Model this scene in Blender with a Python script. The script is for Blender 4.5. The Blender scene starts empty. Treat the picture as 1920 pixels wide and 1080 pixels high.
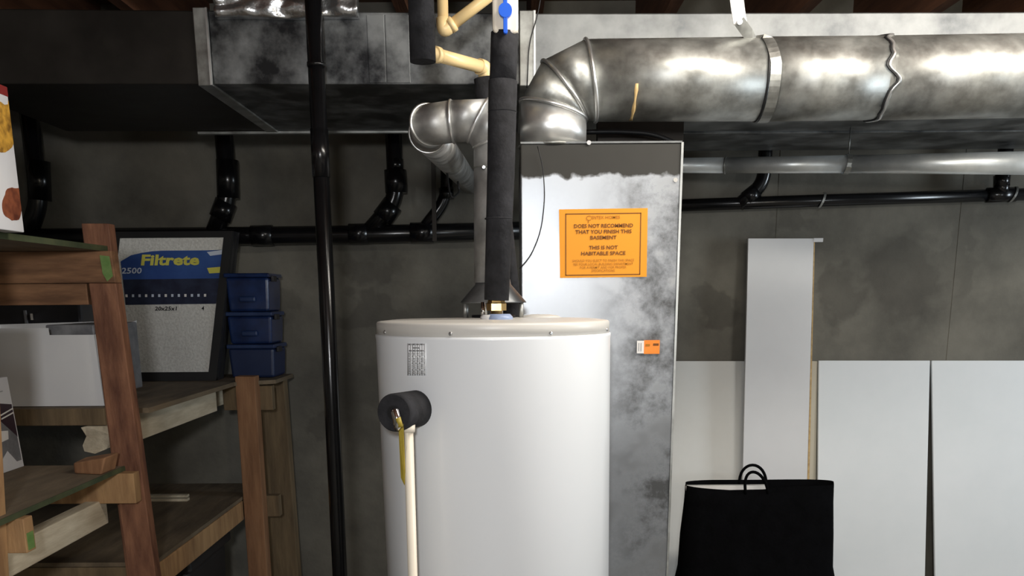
import bpy, bmesh, math, random
from mathutils import Vector, Matrix, noise
random.seed(7)
scene = bpy.context.scene
COL = scene.collection
V = Vector

# ------------------------------------------------------------------ camera
FPX = 1700.0                      # focal length in pixels of the 1920x1080 frame
PPX, PPY = 960.0, 943.0           # principal point (the photo is a crop of a taller frame)
PITCH = math.atan(0.225)          # looking slightly down
ROLL = math.radians(-0.4)
CAMZ = 1.58
cam_d = bpy.data.cameras.new('camera')
cam = bpy.data.objects.new('camera', cam_d)
COL.objects.link(cam)
cam_d.sensor_width = 36.0
cam_d.lens = 36.0 * FPX / 1920.0
cam_d.shift_x = (960.0 - PPX) / 1920.0
cam_d.shift_y = (PPY - 540.0) / 1920.0
cam_d.clip_start = 0.05
CM = Matrix.Translation((0, 0, CAMZ)) @ Matrix.Rotation(math.pi / 2 - PITCH, 4, 'X') @ Matrix.Rotation(ROLL, 4, 'Z')
cam.matrix_world = CM
scene.camera = cam
CR = CM.to_3x3()

# ------------------------------------------------------------------ world, lights, exposure
world = bpy.data.worlds.new('world')
scene.world = world
world.use_nodes = True
world.node_tree.nodes['Background'].inputs[0].default_value = (0.55, 0.6, 0.7, 1)
world.node_tree.nodes['Background'].inputs[1].default_value = 0.02
vs = scene.view_settings
vs.view_transform = 'Standard'
vs.look = 'None'
vs.gamma = 1
vs.use_curve_mapping = False
vs.exposure = 0.0

def point_light(name, loc, watts, color, radius):
    d = bpy.data.lights.new(name, 'POINT')
    d.energy = watts
    d.color = color
    d.shadow_soft_size = radius
    o = bpy.data.objects.new(name, d)
    o.location = loc
    COL.objects.link(o)
    return o

# a row of lamps under the joists above the duct, two bulbs behind the camera, one further right, a basement window far right
for q_ in range(8):
    u_ = q_ / 7.0
    point_light('joist_lamp', (0.30 + 1.60 * u_, 1.47 + 0.12 * u_, 2.40), 9.5 + 7.0 * u_, (1.0, 0.96, 0.87), 0.09)
point_light('room_bulb', (-0.05, -0.45, 1.80), 78, (0.97, 0.98, 1.0), 0.07)
point_light('warm_bulb', (0.80, -1.00, 1.86), 22, (1.0, 0.88, 0.66), 0.06)
point_light('right_bulb', (2.40, -0.30, 1.45), 32, (0.90, 0.96, 1.0), 0.08)
wl = bpy.data.lights.new('window_daylight', 'AREA')
wl.shape = 'RECTANGLE'; wl.size = 0.8; wl.size_y = 0.6; wl.energy = 36; wl.color = (0.80, 0.91, 1.0)
wo = bpy.data.objects.new('window_daylight', wl)
wo.location = (3.95, 2.30, 1.75); wo.rotation_euler = (0, math.radians(90), 0)
COL.objects.link(wo)

# ------------------------------------------------------------------ helpers
def P(px, py, Y):
    """point of the room seen at pixel (px, py) that lies at distance Y in front of the camera"""
    d = CR @ V(((px - PPX) / FPX, -(py - PPY) / FPX, -1.0))
    return V((0, 0, CAMZ)) + d * (Y / d.y)

def PX(px, Y, py=560): return P(px, py, Y).x
def PZ(py, Y, px=960): return P(px, py, Y).z

def wloc(o):
    l = V((0, 0, 0))
    while o is not None:
        l += V(o.location)
        o = o.parent
    return l

class MB:
    def __init__(self):
        self.v = []; self.f = []; self.s = []
    def add(self, vs, fs, smooth=False):
        n = len(self.v)
        self.v += [V(p) for p in vs]
        for f in fs:
            self.f.append([i + n for i in f]); self.s.append(smooth)
        return self
    def hexa(self, p):   # bottom ring 0..3, top ring 4..7
        return self.add(p, [(3,2,1,0), (4,5,6,7), (0,1,5,4), (1,2,6,5), (2,3,7,6), (3,0,4,7)])
    def box(self, x0, x1, y0, y1, z0, z1):
        return self.hexa([(x0,y0,z0),(x1,y0,z0),(x1,y1,z0),(x0,y1,z0),(x0,y0,z1),(x1,y0,z1),(x1,y1,z1),(x0,y1,z1)])
    def rings(self, rings, cap0=True, cap1=True, smooth=True, closed=False):
        n = len(rings[0]); base = len(self.v)
        for r in rings: self.v += [V(p) for p in r]
        m = len(rings)
        for i in range(m if closed else m - 1):
            a = base + i * n; b = base + ((i + 1) % m) * n
            for k in range(n):
                k2 = (k + 1) % n
                self.f.append([a + k, a + k2, b + k2, b + k]); self.s.append(smooth)
        if not closed:
            if cap0: self.f.append([base + k for k in range(n)][::-1]); self.s.append(False)
            if cap1: self.f.append([base + (m - 1) * n + k for k in range(n)]); self.s.append(False)
        return self
    def tube(self, path, r, n=24, cap=True):
        return self.rings(tube_rings(path, r, n), cap, cap)
    def cone(self, a, b, ra, rb, n=24):
        return self.tube([a, b], [ra, rb], n)
    def lathe(self, prof, c, n=48, smooth=True, cap0=True, cap1=True):
        rr = []
        for r, z in prof:
            rr.append([V((c[0] + r * math.cos(2*math.pi*k/n), c[1] + r * math.sin(2*math.pi*k/n), z)) for k in range(n)])
        return self.rings(rr, cap0, cap1, smooth)
    def prism(self, poly, ext):
        n = len(poly); e = V(ext)
        a = [V(p) for p in poly]; b = [p + e for p in a]
        fs = [list(range(n))[::-1], [n + k for k in range(n)]]
        for k in range(n): fs.append([k, (k+1) % n, n + (k+1) % n, n + k])
        return self.add(a + b, fs)
    def quad_frame(self, o, u, v, w, x0, x1, y0, y1, d):
        """thin plate in the plane o + u x + v y, d thick towards w"""
        pts = [o + u*x0 + v*y0, o + u*x1 + v*y0, o + u*x1 + v*y1, o + u*x0 + v*y1]
        return self.prism(pts, w * d)
    def lean(self, fn):
        self.v = [fn(p) for p in self.v]
        return self
    def build(self, name, mat, parent=None, bevel=0, origin=None, seg=2):
        me = bpy.data.meshes.new(name)
        if parent is not None: off = wloc(parent)
        elif origin is not None: off = V(origin)
        else:
            xs = [p.x for p in self.v]; ys = [p.y for p in self.v]; zs = [p.z for p in self.v]
            off = V(((min(xs)+max(xs))/2, (min(ys)+max(ys))/2, min(zs)))
        me.from_pydata([p - off for p in self.v], [], self.f)
        me.polygons.foreach_set('use_smooth', self.s)
        bm = bmesh.new(); bm.from_mesh(me)
        bmesh.ops.recalc_face_normals(bm, faces=bm.faces)
        bm.to_mesh(me); bm.free()
        me.materials.append(mat)
        o = bpy.data.objects.new(name, me)
        COL.objects.link(o)
        if parent is not None: o.parent = parent
        else: o.location = off
        if bevel:
            b = o.modifiers.new('bevel', 'BEVEL'); b.width = bevel; b.segments = seg; b.limit_method = 'ANGLE'
            b.angle_limit = math.radians(50)
        return o

def tube_rings(path, r, n=24):
    pts = [V(p) for p in path]
    rad = list(r) if isinstance(r, (list, tuple)) else [r] * len(pts)
    ts = [(pts[i+1] - pts[i]).normalized() for i in range(len(pts) - 1)]
    t = ts[0]
    up = V((0, 0, 1)) if abs(t.z) < 0.9 else V((0, 1, 0))
    a = t.cross(up).normalized(); b = t.cross(a).normalized()
    out = []
    for i, p in enumerate(pts):
        tin = ts[max(0, i - 1)]; tout = ts[min(len(ts) - 1, i)]
        nrm = (tin + tout).normalized()
        ring = []
        for k in range(n):
            th = 2 * math.pi * k / n
            o = (a * math.cos(th) + b * math.sin(th)) * rad[i]
            o = o - tin * (o.dot(nrm) / max(0.2, tin.dot(nrm)))
            ring.append(p + o)
        out.append(ring)
        if i < len(pts) - 1 and i > 0:
            q = tin.rotation_difference(tout)
            a = q @ a; b = q @ b
    return out

def fillet(path, rad, n=6):
    pts = [V(p) for p in path]; out = [pts[0]]
    for i in range(1, len(pts) - 1):
        p = pts[i]; d0 = pts[i-1] - p; d1 = pts[i+1] - p
        l = min(rad, d0.length * 0.49, d1.length * 0.49)
        s = p + d0.normalized() * l; e = p + d1.normalized() * l
        for k in range(n + 1):
            u = k / n
            out.append(s * (1-u)**2 + p * 2*u*(1-u) + e * u*u)
    out.append(pts[-1])
    return out

def bead(ring, r, n=8, grow=1.0):
    c = sum((V(p) for p in ring), V()) / len(ring)
    pts = [c + (V(p) - c) * grow for p in ring]
    m = len(pts); nrm = (pts[0] - c).cross(pts[m // 4] - c).normalized()
    rr = []
    for p in pts:
        d = (p - c).normalized()
        rr.append([p + d * (r * math.cos(2*math.pi*k/n)) + nrm * (r * math.sin(2*math.pi*k/n)) for k in range(n)])
    return MB().rings(rr, closed=True)

def tag(o, label, cat, group=None, kind=None):
    o['label'] = label
    o['category'] = cat
    if group: o['group'] = group
    if kind: o['kind'] = kind
    return o

def thing(name, loc, label, cat, group=None):
    o = bpy.data.objects.new(name, None)
    o.empty_display_size = 0.05
    o.location = loc
    COL.objects.link(o)
    return tag(o, label, cat, group)

def struct(o):
    o['kind'] = 'structure'
    return o

def text(s, mat, parent, o, u, v, w, cx, cy, height, width=None, name='lettering', bold=0.0, align='CENTER'):
    cu = bpy.data.curves.new('lettering', 'FONT')
    cu.body = s; cu.size = 1.0; cu.resolution_u = 2; cu.offset = bold
    cu.align_x = 'LEFT'
    tmp = bpy.data.objects.new('lettering_source', cu)
    COL.objects.link(tmp)
    dg = bpy.context.evaluated_depsgraph_get()
    me = bpy.data.meshes.new_from_object(tmp.evaluated_get(dg))
    bpy.data.objects.remove(tmp); bpy.data.curves.remove(cu)
    xs = [q.co.x for q in me.vertices]; ys = [q.co.y for q in me.vertices]
    x0, x1, y0, y1 = min(xs), max(xs), min(ys), max(ys)
    sy = height / (y1 - y0)
    sx = sy if width is None else width / (x1 - x0)
    off = wloc(parent)
    for q in me.vertices:
        X = (q.co.x - (x0 + x1) / 2) * sx; Y = (q.co.y - (y0 + y1) / 2) * sy
        q.co = o + u * (cx + X) + v * (cy + Y) + w * 0.0009 - off
    me.materials.clear(); me.materials.append(mat); me.name = name
    ob = bpy.data.objects.new(name, me)
    COL.objects.link(ob); ob.parent = parent
    return ob

# ------------------------------------------------------------------ materials
def S(r, g, b):
    def l(c):
        c /= 255.0
        return c / 12.92 if c <= 0.04045 else ((c + 0.055) / 1.055) ** 2.4
    return (l(r), l(g), l(b), 1)

def pm(name, c1, c2=None, scale=8, rough=0.5, metal=0.0, bump=0.0, bscale=60, stretch=(1, 1, 1), lo=0.35, hi=0.65,
       rough2=None, spec=0.5, coat=0.0, detail=6, alpha=None, aniso=0.0):
    m = bpy.data.materials.new(name); m.use_nodes = True
    nt = m.node_tree; N = nt.nodes; L = nt.links
    b = N['Principled BSDF']
    b.inputs['Base Color'].default_value = c1
    b.inputs['Roughness'].default_value = rough
    b.inputs['Metallic'].default_value = metal
    b.inputs['Specular IOR Level'].default_value = spec
    b.inputs['Coat Weight'].default_value = coat
    if alpha is not None: b.inputs['Alpha'].default_value = alpha
    tc = N.new('ShaderNodeTexCoord'); mp = N.new('ShaderNodeMapping')
    mp.inputs['Scale'].default_value = stretch
    L.new(tc.outputs['Object'], mp.inputs['Vector'])
    if c2 is not None:
        nz = N.new('ShaderNodeTexNoise'); nz.inputs['Scale'].default_value = scale; nz.inputs['Detail'].default_value = detail
        nz.inputs['Roughness'].default_value = 0.6
        L.new(mp.outputs['Vector'], nz.inputs['Vector'])
        rp = N.new('ShaderNodeValToRGB')
        rp.color_ramp.elements[0].position = lo; rp.color_ramp.elements[1].position = hi
        rp.color_ramp.elements[0].color = c1; rp.color_ramp.elements[1].color = c2
        L.new(nz.outputs['Fac'], rp.inputs['Fac'])
        L.new(rp.outputs['Color'], b.inputs['Base Color'])
        if rough2 is not None:
            mr = N.new('ShaderNodeMapRange')
            mr.inputs['From Min'].default_value = lo; mr.inputs['From Max'].default_value = hi
            mr.inputs['To Min'].default_value = rough; mr.inputs['To Max'].default_value = rough2
            L.new(nz.outputs['Fac'], mr.inputs['Value']); L.new(mr.outputs['Result'], b.inputs['Roughness'])
    if bump:
        n2 = N.new('ShaderNodeTexNoise'); n2.inputs['Scale'].default_value = bscale; n2.inputs['Detail'].default_value = 4
        L.new(mp.outputs['Vector'], n2.inputs['Vector'])
        bp = N.new('ShaderNodeBump'); bp.inputs['Strength'].default_value = bump; bp.inputs['Distance'].default_value = 0.01
        L.new(n2.outputs['Fac'], bp.inputs['Height']); L.new(bp.outputs['Normal'], b.inputs['Normal'])
    return m

M = {}
M['galv'] = pm('galvanised_steel', S(138,138,134), S(180,181,177), 18, 0.36, 0.8, 0.03, 14, rough2=0.48, lo=0.35, hi=0.65, detail=9)
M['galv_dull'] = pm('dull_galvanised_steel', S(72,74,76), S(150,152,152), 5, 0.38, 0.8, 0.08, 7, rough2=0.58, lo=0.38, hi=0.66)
M['galv_dark'] = pm('darkened_galvanised_steel', S(44,41,38), S(58,54,50), 5, 0.5, 0.75, 0.06, 6, rough2=0.6)  # dark reflections and dim light on the trunk's left section put into the colour
M['galv_bright'] = pm('bright_galvanised_steel', S(200,202,202), S(232,232,230), 8, 0.30, 0.88, 0.03, 12, rough2=0.42)
M['galv_pale'] = pm('pale_galvanised_steel', S(196,200,200), S(226,228,226), 8, 0.32, 0.6, 0.03, 12, rough2=0.42)
M['foil'] = pm('crumpled_foil', S(190,192,194), S(225,225,225), 12, 0.26, 0.95, 0.5, 22)
M['vent'] = pm('vent_steel', S(150,150,148), S(200,200,198), 14, 0.40, 0.75, 0.08, 30, rough2=0.55)
M['abs'] = pm('black_abs_plastic', S(14,14,15), S(20,20,22), 10, 0.22, 0, 0.02, 20)
M['foam'] = pm('black_pipe_foam', S(34,34,36), S(50,50,53), 30, 0.9, 0, 0.14, 160, spec=0.2)
M['cpvc'] = pm('cream_cpvc', S(226,196,140), S(232,206,155), 6, 0.35)
M['cpvc_pale'] = pm('pale_cpvc', S(226,216,198), S(232,224,208), 6, 0.38)
M['heater'] = pm('white_enamel', S(234,237,240), S(237,240,243), 2, 0.32, 0, 0.01, 3, coat=0.2)
M['lid'] = pm('warm_grey_plastic_lid', S(204,201,195), S(212,209,203), 5, 0.38)
M['white'] = pm('white_plastic', S(222,222,224), S(230,230,230), 4, 0.45)
M['blue_collar'] = pm('blue_plastic', S(140,155,185), None, rough=0.4)
M['blue'] = pm('blue_handle_plastic', S(30,95,215), None, rough=0.35)
M['brass'] = pm('brass', S(176,140,84), S(205,170,110), 30, 0.3, 0.95)
M['chrome'] = pm('chrome', S(215,215,215), None, rough=0.12, metal=1.0)
M['screw'] = pm('screw_steel', S(190,190,190), None, rough=0.3, metal=0.9)
M['tag'] = pm('yellow_tag', S(150,128,40), S(176,156,58), 20, 0.5)
M['orange'] = pm('notice_paper', S(228,146,12), S(231,151,16), 3, 0.6)
M['ink'] = pm('dark_ink', S(112,64,8), None, rough=0.7)
M['ink_light'] = pm('light_ink', S(168,108,12), None, rough=0.7)
M['sticker'] = pm('orange_sticker', S(236,126,24), S(240,140,45), 40, 0.4)
M['paper'] = pm('paper_white', S(225,222,218), None, rough=0.6)
M['grey_label'] = pm('grey_print', S(196,196,196), S(218,218,218), 300, 0.6, stretch=(0.25, 0.25, 1), lo=0.4, hi=0.6)
M['grey_ink'] = pm('grey_ink', S(158,158,160), None, rough=0.6)
M['black'] = pm('black_paint', S(18,18,20), None, rough=0.5)
M['cloth'] = pm('black_cloth', S(5,5,6), S(8,8,10), 20, 0.9, 0, 0.2, 90, spec=0.05)
M['drywall'] = pm('white_drywall', S(218,217,212), S(226,226,222), 2.5, 0.7, 0, 0.03, 40)
M['drywall_b'] = pm('cool_white_board', S(222,226,228), S(229,232,234), 2.5, 0.6, 0, 0.02, 40)
M['drywall_edge'] = pm('cream_board', S(205,198,180), S(214,208,192), 3, 0.7)
M['panel'] = pm('white_melamine', S(214,214,215), S(219,219,220), 4, 0.45)
M['core'] = pm('chipboard_edge', S(170,140,95), S(200,170,120), 60, 0.8)
M['w_red'] = pm('red_brown_lumber', S(90,54,38), S(142,98,72), 5, 0.75, 0, 0.15, 30, stretch=(5, 5, 1.3))
M['w_brown'] = pm('brown_lumber', S(96,66,44), S(148,108,76), 5, 0.75, 0, 0.15, 30, stretch=(0.9, 6, 6))
M['w_pale'] = pm('pale_lumber', S(176,162,138), S(208,196,172), 5, 0.8, 0, 0.15, 30, stretch=(6, 0.9, 6))
M['w_tan'] = pm('tan_lumber', S(138,104,70), S(172,136,94), 5, 0.75, 0, 0.12, 30, stretch=(6, 6, 1.2))
M['w_post'] = pm('brown_post_lumber', S(124,86,58), S(158,116,82), 5, 0.75, 0, 0.12, 30, stretch=(6, 6, 0.8))
M['w_old'] = pm('aged_olive_lumber', S(98,82,60), S(128,108,80), 5, 0.8, 0, 0.12, 30, stretch=(6, 6, 0.8))
M['ply'] = pm('weathered_plywood', S(86,74,58), S(126,110,88), 4, 0.85, 0, 0.12, 25, stretch=(5, 0.9, 5), lo=0.3, hi=0.7)
M['ply_edge'] = pm('green_stained_edge', S(48,58,36), S(76,80,50), 10, 0.85)
M['joist'] = pm('joist_lumber', S(86,52,34), S(120,78,52), 5, 0.85, 0, 0.1, 25, stretch=(6, 0.7, 6))
M['subfloor'] = pm('subfloor_board', S(70,48,34), S(96,68,48), 4, 0.9)
M['green'] = pm('green_paint', S(88,122,60), S(112,138,80), 40, 0.7)
M['navy'] = pm('blue_translucent_bin', S(18,32,66), S(30,52,98), 10, 0.22, 0, 0.08, 14, coat=0.4)
M['navy_dark'] = pm('dark_blue_plastic', S(24,38,72), S(32,46,80), 10, 0.4)
M['navy_lid'] = pm('blue_grey_lid', S(30,46,82), S(48,66,104), 14, 0.3)
M['tote'] = pm('charcoal_tote', S(30,29,33), S(38,37,40), 8, 0.4)
M['filter_media'] = pm('white_filter_media', S(196,195,190), S(216,215,210), 120, 0.9, 0, 0.3, 120)
M['filter_blue'] = pm('blue_print', S(38,66,128), S(56,88,150), 6, 0.5)
M['filter_navy'] = pm('navy_print', S(26,30,52), S(42,50,72), 24, 0.5)
M['filter_yellow'] = pm('yellow_print', S(206,200,90), None, rough=0.5)
M['filter_pale'] = pm('pale_print', S(196,205,220), None, rough=0.5)
M['cardboard_black'] = pm('black_cardboard', S(20,20,22), S(28,27,27), 12, 0.6)
M['box_white'] = pm('white_carton', S(206,206,210), S(216,215,216), 6, 0.55)
M['gold'] = pm('golden_food_print', S(122,84,26), S(212,160,62), 34, 0.5, lo=0.38, hi=0.6)
M['russet'] = pm('russet_food_print', S(84,38,24), S(140,78,50), 40, 0.5)
M['red'] = pm('red_print', S(128,36,34), None, rough=0.5)
M['plum'] = pm('plum_print', S(44,22,36), None, rough=0.5)
M['grey_print'] = pm('grey_lamp_print', S(104,104,108), S(134,134,136), 20, 0.5)
M['floor'] = pm('concrete_floor', S(120,117,110), S(145,141,132), 3, 0.8, 0, 0.1, 30)
M['sidewall'] = pm('plain_concrete', S(104,101,95), S(126,122,114), 2, 0.85, 0, 0.1, 30)

def plenum_mat():
    """spangled sheet steel, with dull blotches, and a ragged dark band of painted shade and reflection along the top"""
    m = pm('plenum_steel', S(144,147,152), S(172,176,181), 2.5, 0.32, 0.88, 0.02, 6, rough2=0.46)
    nt = m.node_tree; N = nt.nodes; L = nt.links; b = N['Principled BSDF']
    tc = N.new('ShaderNodeTexCoord'); sp = N.new('ShaderNodeSeparateXYZ')
    L.new(tc.outputs['Object'], sp.inputs[0])
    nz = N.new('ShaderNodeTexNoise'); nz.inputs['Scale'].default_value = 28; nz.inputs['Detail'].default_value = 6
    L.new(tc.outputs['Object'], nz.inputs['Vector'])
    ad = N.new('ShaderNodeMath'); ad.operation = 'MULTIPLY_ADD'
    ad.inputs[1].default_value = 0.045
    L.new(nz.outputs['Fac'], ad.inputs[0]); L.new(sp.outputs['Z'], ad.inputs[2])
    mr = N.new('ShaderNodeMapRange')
    zedge = PZ(330, 2.17) + 0.0225  # ragged lower edge of the shade painted across the panel top
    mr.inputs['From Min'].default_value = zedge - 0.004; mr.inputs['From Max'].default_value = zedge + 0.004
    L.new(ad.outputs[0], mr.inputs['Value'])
    n2 = N.new('ShaderNodeTexNoise'); n2.inputs['Scale'].default_value = 5; n2.inputs['Detail'].default_value = 8; n2.inputs['Roughness'].default_value = 0.7
    L.new(tc.outputs['Object'], n2.inputs['Vector'])
    m2 = N.new('ShaderNodeMapRange'); m2.inputs['From Min'].default_value = 0.44; m2.inputs['From Max'].default_value = 0.6
    m2.inputs['To Max'].default_value = 0.8
    L.new(n2.outputs['Fac'], m2.inputs['Value'])
    xm = N.new('ShaderNodeMapRange'); xm.inputs['From Min'].default_value = -0.03; xm.inputs['From Max'].default_value = 0.13
    L.new(sp.outputs['X'], xm.inputs['Value'])
    xo = N.new('ShaderNodeMath'); xo.operation = 'MULTIPLY'
    L.new(m2.outputs['Result'], xo.inputs[0]); L.new(xm.outputs['Result'], xo.inputs[1])
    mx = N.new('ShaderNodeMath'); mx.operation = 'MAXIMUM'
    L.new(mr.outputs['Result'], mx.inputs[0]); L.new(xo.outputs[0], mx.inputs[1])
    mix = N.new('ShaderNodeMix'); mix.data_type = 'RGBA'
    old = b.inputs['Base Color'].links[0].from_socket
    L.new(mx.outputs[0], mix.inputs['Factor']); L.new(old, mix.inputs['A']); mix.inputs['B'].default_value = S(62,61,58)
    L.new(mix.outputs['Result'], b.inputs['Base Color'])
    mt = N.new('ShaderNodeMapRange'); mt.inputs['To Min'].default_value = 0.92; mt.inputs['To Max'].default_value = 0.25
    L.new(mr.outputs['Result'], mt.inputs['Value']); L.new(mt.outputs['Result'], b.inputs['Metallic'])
    ro = b.inputs['Roughness'].links[0].from_socket
    rm = N.new('ShaderNodeMath'); rm.operation = 'MULTIPLY_ADD'; rm.inputs[1].default_value = 0.4
    L.new(mx.outputs[0], rm.inputs[0]); L.new(ro, rm.inputs[2]); L.new(rm.outputs[0], b.inputs['Roughness'])
    return m
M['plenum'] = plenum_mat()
M['sealant'] = pm('tan_sealant', S(196,164,110), S(206,176,124), 20, 0.6)
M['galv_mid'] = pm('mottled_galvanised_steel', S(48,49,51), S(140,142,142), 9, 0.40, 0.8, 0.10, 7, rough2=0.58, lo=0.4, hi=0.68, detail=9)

def concrete_mat():
    m = pm('stained_concrete', S(84,81,74), S(128,124,113), 3.0, 0.85, 0, 0.15, 45, lo=0.3, hi=0.7, detail=12)
    nt = m.node_tree; N = nt.nodes; L = nt.links; b = N['Principled BSDF']
    tc = N.new('ShaderNodeTexCoord')
    cur = b.inputs['Base Color'].links[0].from_socket
    dist = N.new('ShaderNodeTexNoise'); dist.inputs['Scale'].default_value = 9; dist.inputs['Detail'].default_value = 5
    L.new(tc.outputs['Object'], dist.inputs['Vector'])
    dsub = N.new('ShaderNodeVectorMath'); dsub.operation = 'MULTIPLY_ADD'
    dsub.inputs[1].default_value = (0.30, 0, 0.30)
    L.new(dist.outputs['Color'], dsub.inputs[0]); L.new(tc.outputs['Object'], dsub.inputs[2])
    stains = [(1695, 520, 75, 80, 0.5), (1575, 545, 42, 62, 0.5), (1345, 575, 60, 32, 0.45), (1800, 480, 30, 90, 0.3), (690, 510, 55, 35, 0.42),
              (700, 590, 70, 30, 0.35), (600, 790, 45, 30, 0.4), (520, 580, 30, 40, 0.3), (1490, 420, 40, 30, 0.35), (690, 720, 60, 40, 0.3)]
    for (sx, sy, rx, ry, amt) in stains:
        c = P(sx, sy, 3.7); k = 3.7 / FPX
        mp = N.new('ShaderNodeMapping'); mp.vector_type = 'TEXTURE'
        mp.inputs['Location'].default_value = (c.x + 0.15, 3.7, c.z + 0.15)
        mp.inputs['Scale'].default_value = (rx * k, 50, ry * k)
        L.new(dsub.outputs[0], mp.inputs['Vector'])
        ln = N.new('ShaderNodeVectorMath'); ln.operation = 'LENGTH'
        L.new(mp.outputs['Vector'], ln.inputs[0])
        mr = N.new('ShaderNodeMapRange'); mr.inputs['From Min'].default_value = 1.1; mr.inputs['From Max'].default_value = 0.75
        mr.inputs['To Max'].default_value = amt
        L.new(ln.outputs['Value'], mr.inputs['Value'])
        mix = N.new('ShaderNodeMix'); mix.data_type = 'RGBA'
        L.new(mr.outputs['Result'], mix.inputs['Factor']); L.new(cur, mix.inputs['A']); mix.inputs['B'].default_value = S(70,66,60)
        cur = mix.outputs['Result']
    L.new(cur, b.inputs['Base Color'])
    return m
M['concrete'] = concrete_mat()

# ------------------------------------------------------------------ the setting
WY = 3.70
def plain(name, mb, mat):
    return struct(mb.build(name, mat, origin=(0, 0, 0)))
plain('floor', MB().box(-2.6, 4.2, -2.6, 3.9, -0.1, 0.0), M['floor'])
wb = plain('wall_back', MB().box(-2.6, 4.2, WY, WY + 0.2, 0.0, 2.66), M['concrete'])
plain('wall_left', MB().box(-2.7, -2.5, -2.6, WY, 0.0, 2.66), M['sidewall'])
plain('wall_right', MB().box(4.0, 4.2, -2.6, WY, 0.0, 2.66), M['sidewall'])
plain('wall_front', MB().box(-2.5, 4.0, -2.6, -2.4, 0.0, 2.66), M['sidewall'])
# cast joint ridges of the formwork
for px, w in ((1458, 7), (1802, 12)):
    c = PX(px, WY)
    MB().box(c - w*0.003, c + w*0.003, WY - 0.0015, WY + 0.01, 0.0, 2.3).build('joint_ridge', M['concrete'], wb)
ceil = plain('ceiling', MB().box(-2.6, 4.2, -2.6, 3.9, 2.66, 2.70), M['subfloor'])
jx = -2.35
jm = None
while jx < 4.0:
    if jm is None:
        jm = MB().box(jx - 0.019, jx + 0.019, -2.4, 3.70, 2.425, 2.66).build('joist', M['joist'], ceil)
        x0 = jx
    else:
        c = jm.copy(); COL.objects.link(c); c.parent = ceil; c.location = (jx - x0, 0, 0)
    jx += 0.406

# ------------------------------------------------------------------ trunk duct
TF, TB = 2.50, 3.17
def trunk_z(px):
    px = min(px, 2000)
    return PZ(16 + 9 * min(1, px / 1000), TF, px), PZ(157.5 + 1 * px / 1000, TF, px)
trunk = thing('trunk_duct', P(700, 160, 2.8), 'long rectangular sheet metal trunk duct hung under the joists', 'duct')
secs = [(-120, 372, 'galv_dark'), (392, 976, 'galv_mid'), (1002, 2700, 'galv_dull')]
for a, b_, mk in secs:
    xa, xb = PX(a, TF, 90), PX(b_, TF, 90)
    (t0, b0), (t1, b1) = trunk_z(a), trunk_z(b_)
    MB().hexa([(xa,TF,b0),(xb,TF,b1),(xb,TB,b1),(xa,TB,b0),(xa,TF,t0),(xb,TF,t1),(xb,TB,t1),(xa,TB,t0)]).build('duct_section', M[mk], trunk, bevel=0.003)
for a, b_ in ((368, 396), (974, 1004)):
    xa, xb = PX(a, TF, 90), PX(b_, TF, 90)
    t, b0 = trunk_z((a + b_) / 2)
    MB().box(xa, xb, TF - 0.008, TB + 0.006, b0 - 0.005, t + 0.005).build('drive_cleat', M['galv'], trunk, bevel=0.002)
    xe = xb
    MB().box(xe - 0.005, xe, TF - 0.014, TF, b0 - 0.005, t + 0.003).build('cleat_fold', M['galv_bright'], trunk)
# sealant patches on the middle section
for (x0, y0, x1, y1) in ((690, 28, 722, 156), (724, 28, 768, 156)):
    xa, xb = PX(x0, TF, 90), PX(x1, TF, 90)
    MB().box(xa, xb, TF - 0.003, TF, PZ(y1, TF, x0), PZ(y0, TF, x0)).build('seam_cover', M['galv_mid'], trunk, bevel=0.001)
# lower rear lip seen as a thin bright line
MB().box(PX(372, TB, 243), PX(772, TB, 243), TB - 0.01, TB + 0.012, trunk_z(600)[1] - 0.006, trunk_z(600)[1] + 0.001).build('rear_lip', M['galv'], trunk)
# wide return pan behind the trunk on the right
pan = MB().box(PX(1275, 3.2, 243), PX(2500, 3.2, 243), 3.19, 3.55, trunk_z(1500)[1] - 0.002, 2.40).build('return_pan', M['galv_dull'], bevel=0.003)
tag(pan, 'flat galvanised return air pan between trunk duct and concrete wall, behind bright slim pipe', 'duct')

# crumpled foil insulation over the top edge of the trunk
def foil(x0, x1, Y, ytop, ybot, seed):
    mb = MB(); nx, nz = 46, 12
    xa, xb = PX(x0, Y, 20), PX(x1, Y, 20); za, zb = PZ(ybot, Y), PZ(ytop, Y)
    g = []
    for i in range(nx + 1):
        for k in range(nz + 1):
            x = xa + (xb - xa) * i / nx; z = za + (zb - za) * k / nz
            d = noise.noise(V((x * 9, z * 26, seed))) * 0.022 + noise.noise(V((x * 30, z * 50, seed + 3))) * 0.007
            zz = z + noise.noise(V((x * 6, 0, seed))) * 0.008 * (1 - k / nz)
            g.append(V((x, Y - abs(d) - 0.012 * math.sin(math.pi * k / nz), zz)))
    n = nz + 1
    fr = [[i*n+k, (i+1)*n+k, (i+1)*n+k+1, i*n+k+1] for i in range(nx) for k in range(nz)]
    m = len(g); bk = [V((p.x, Y + 0.012, p.z)) for p in g]
    mb.add(g + bk, fr + [[m + q for q in f[::-1]] for f in fr], True)
    edge = [(i*n, (i+1)*n) for i in range(nx)] + [(i*n+nz, (i+1)*n+nz) for i in range(nx)] + [(k, k+1) for k in range(nz)] + [(nx*n+k, nx*n+k+1) for k in range(nz)]
    for a, b_ in edge: mb.f.append([a, b_, m + b_, m + a]); mb.s.append(False)
    return mb
fo = foil(405, 672, 2.485, -18, 30, 1.3).build('foil_insulation', M['foil'])
tag(fo, 'crumpled silver foil insulation bulging over the trunk duct top edge', 'foil')

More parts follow.
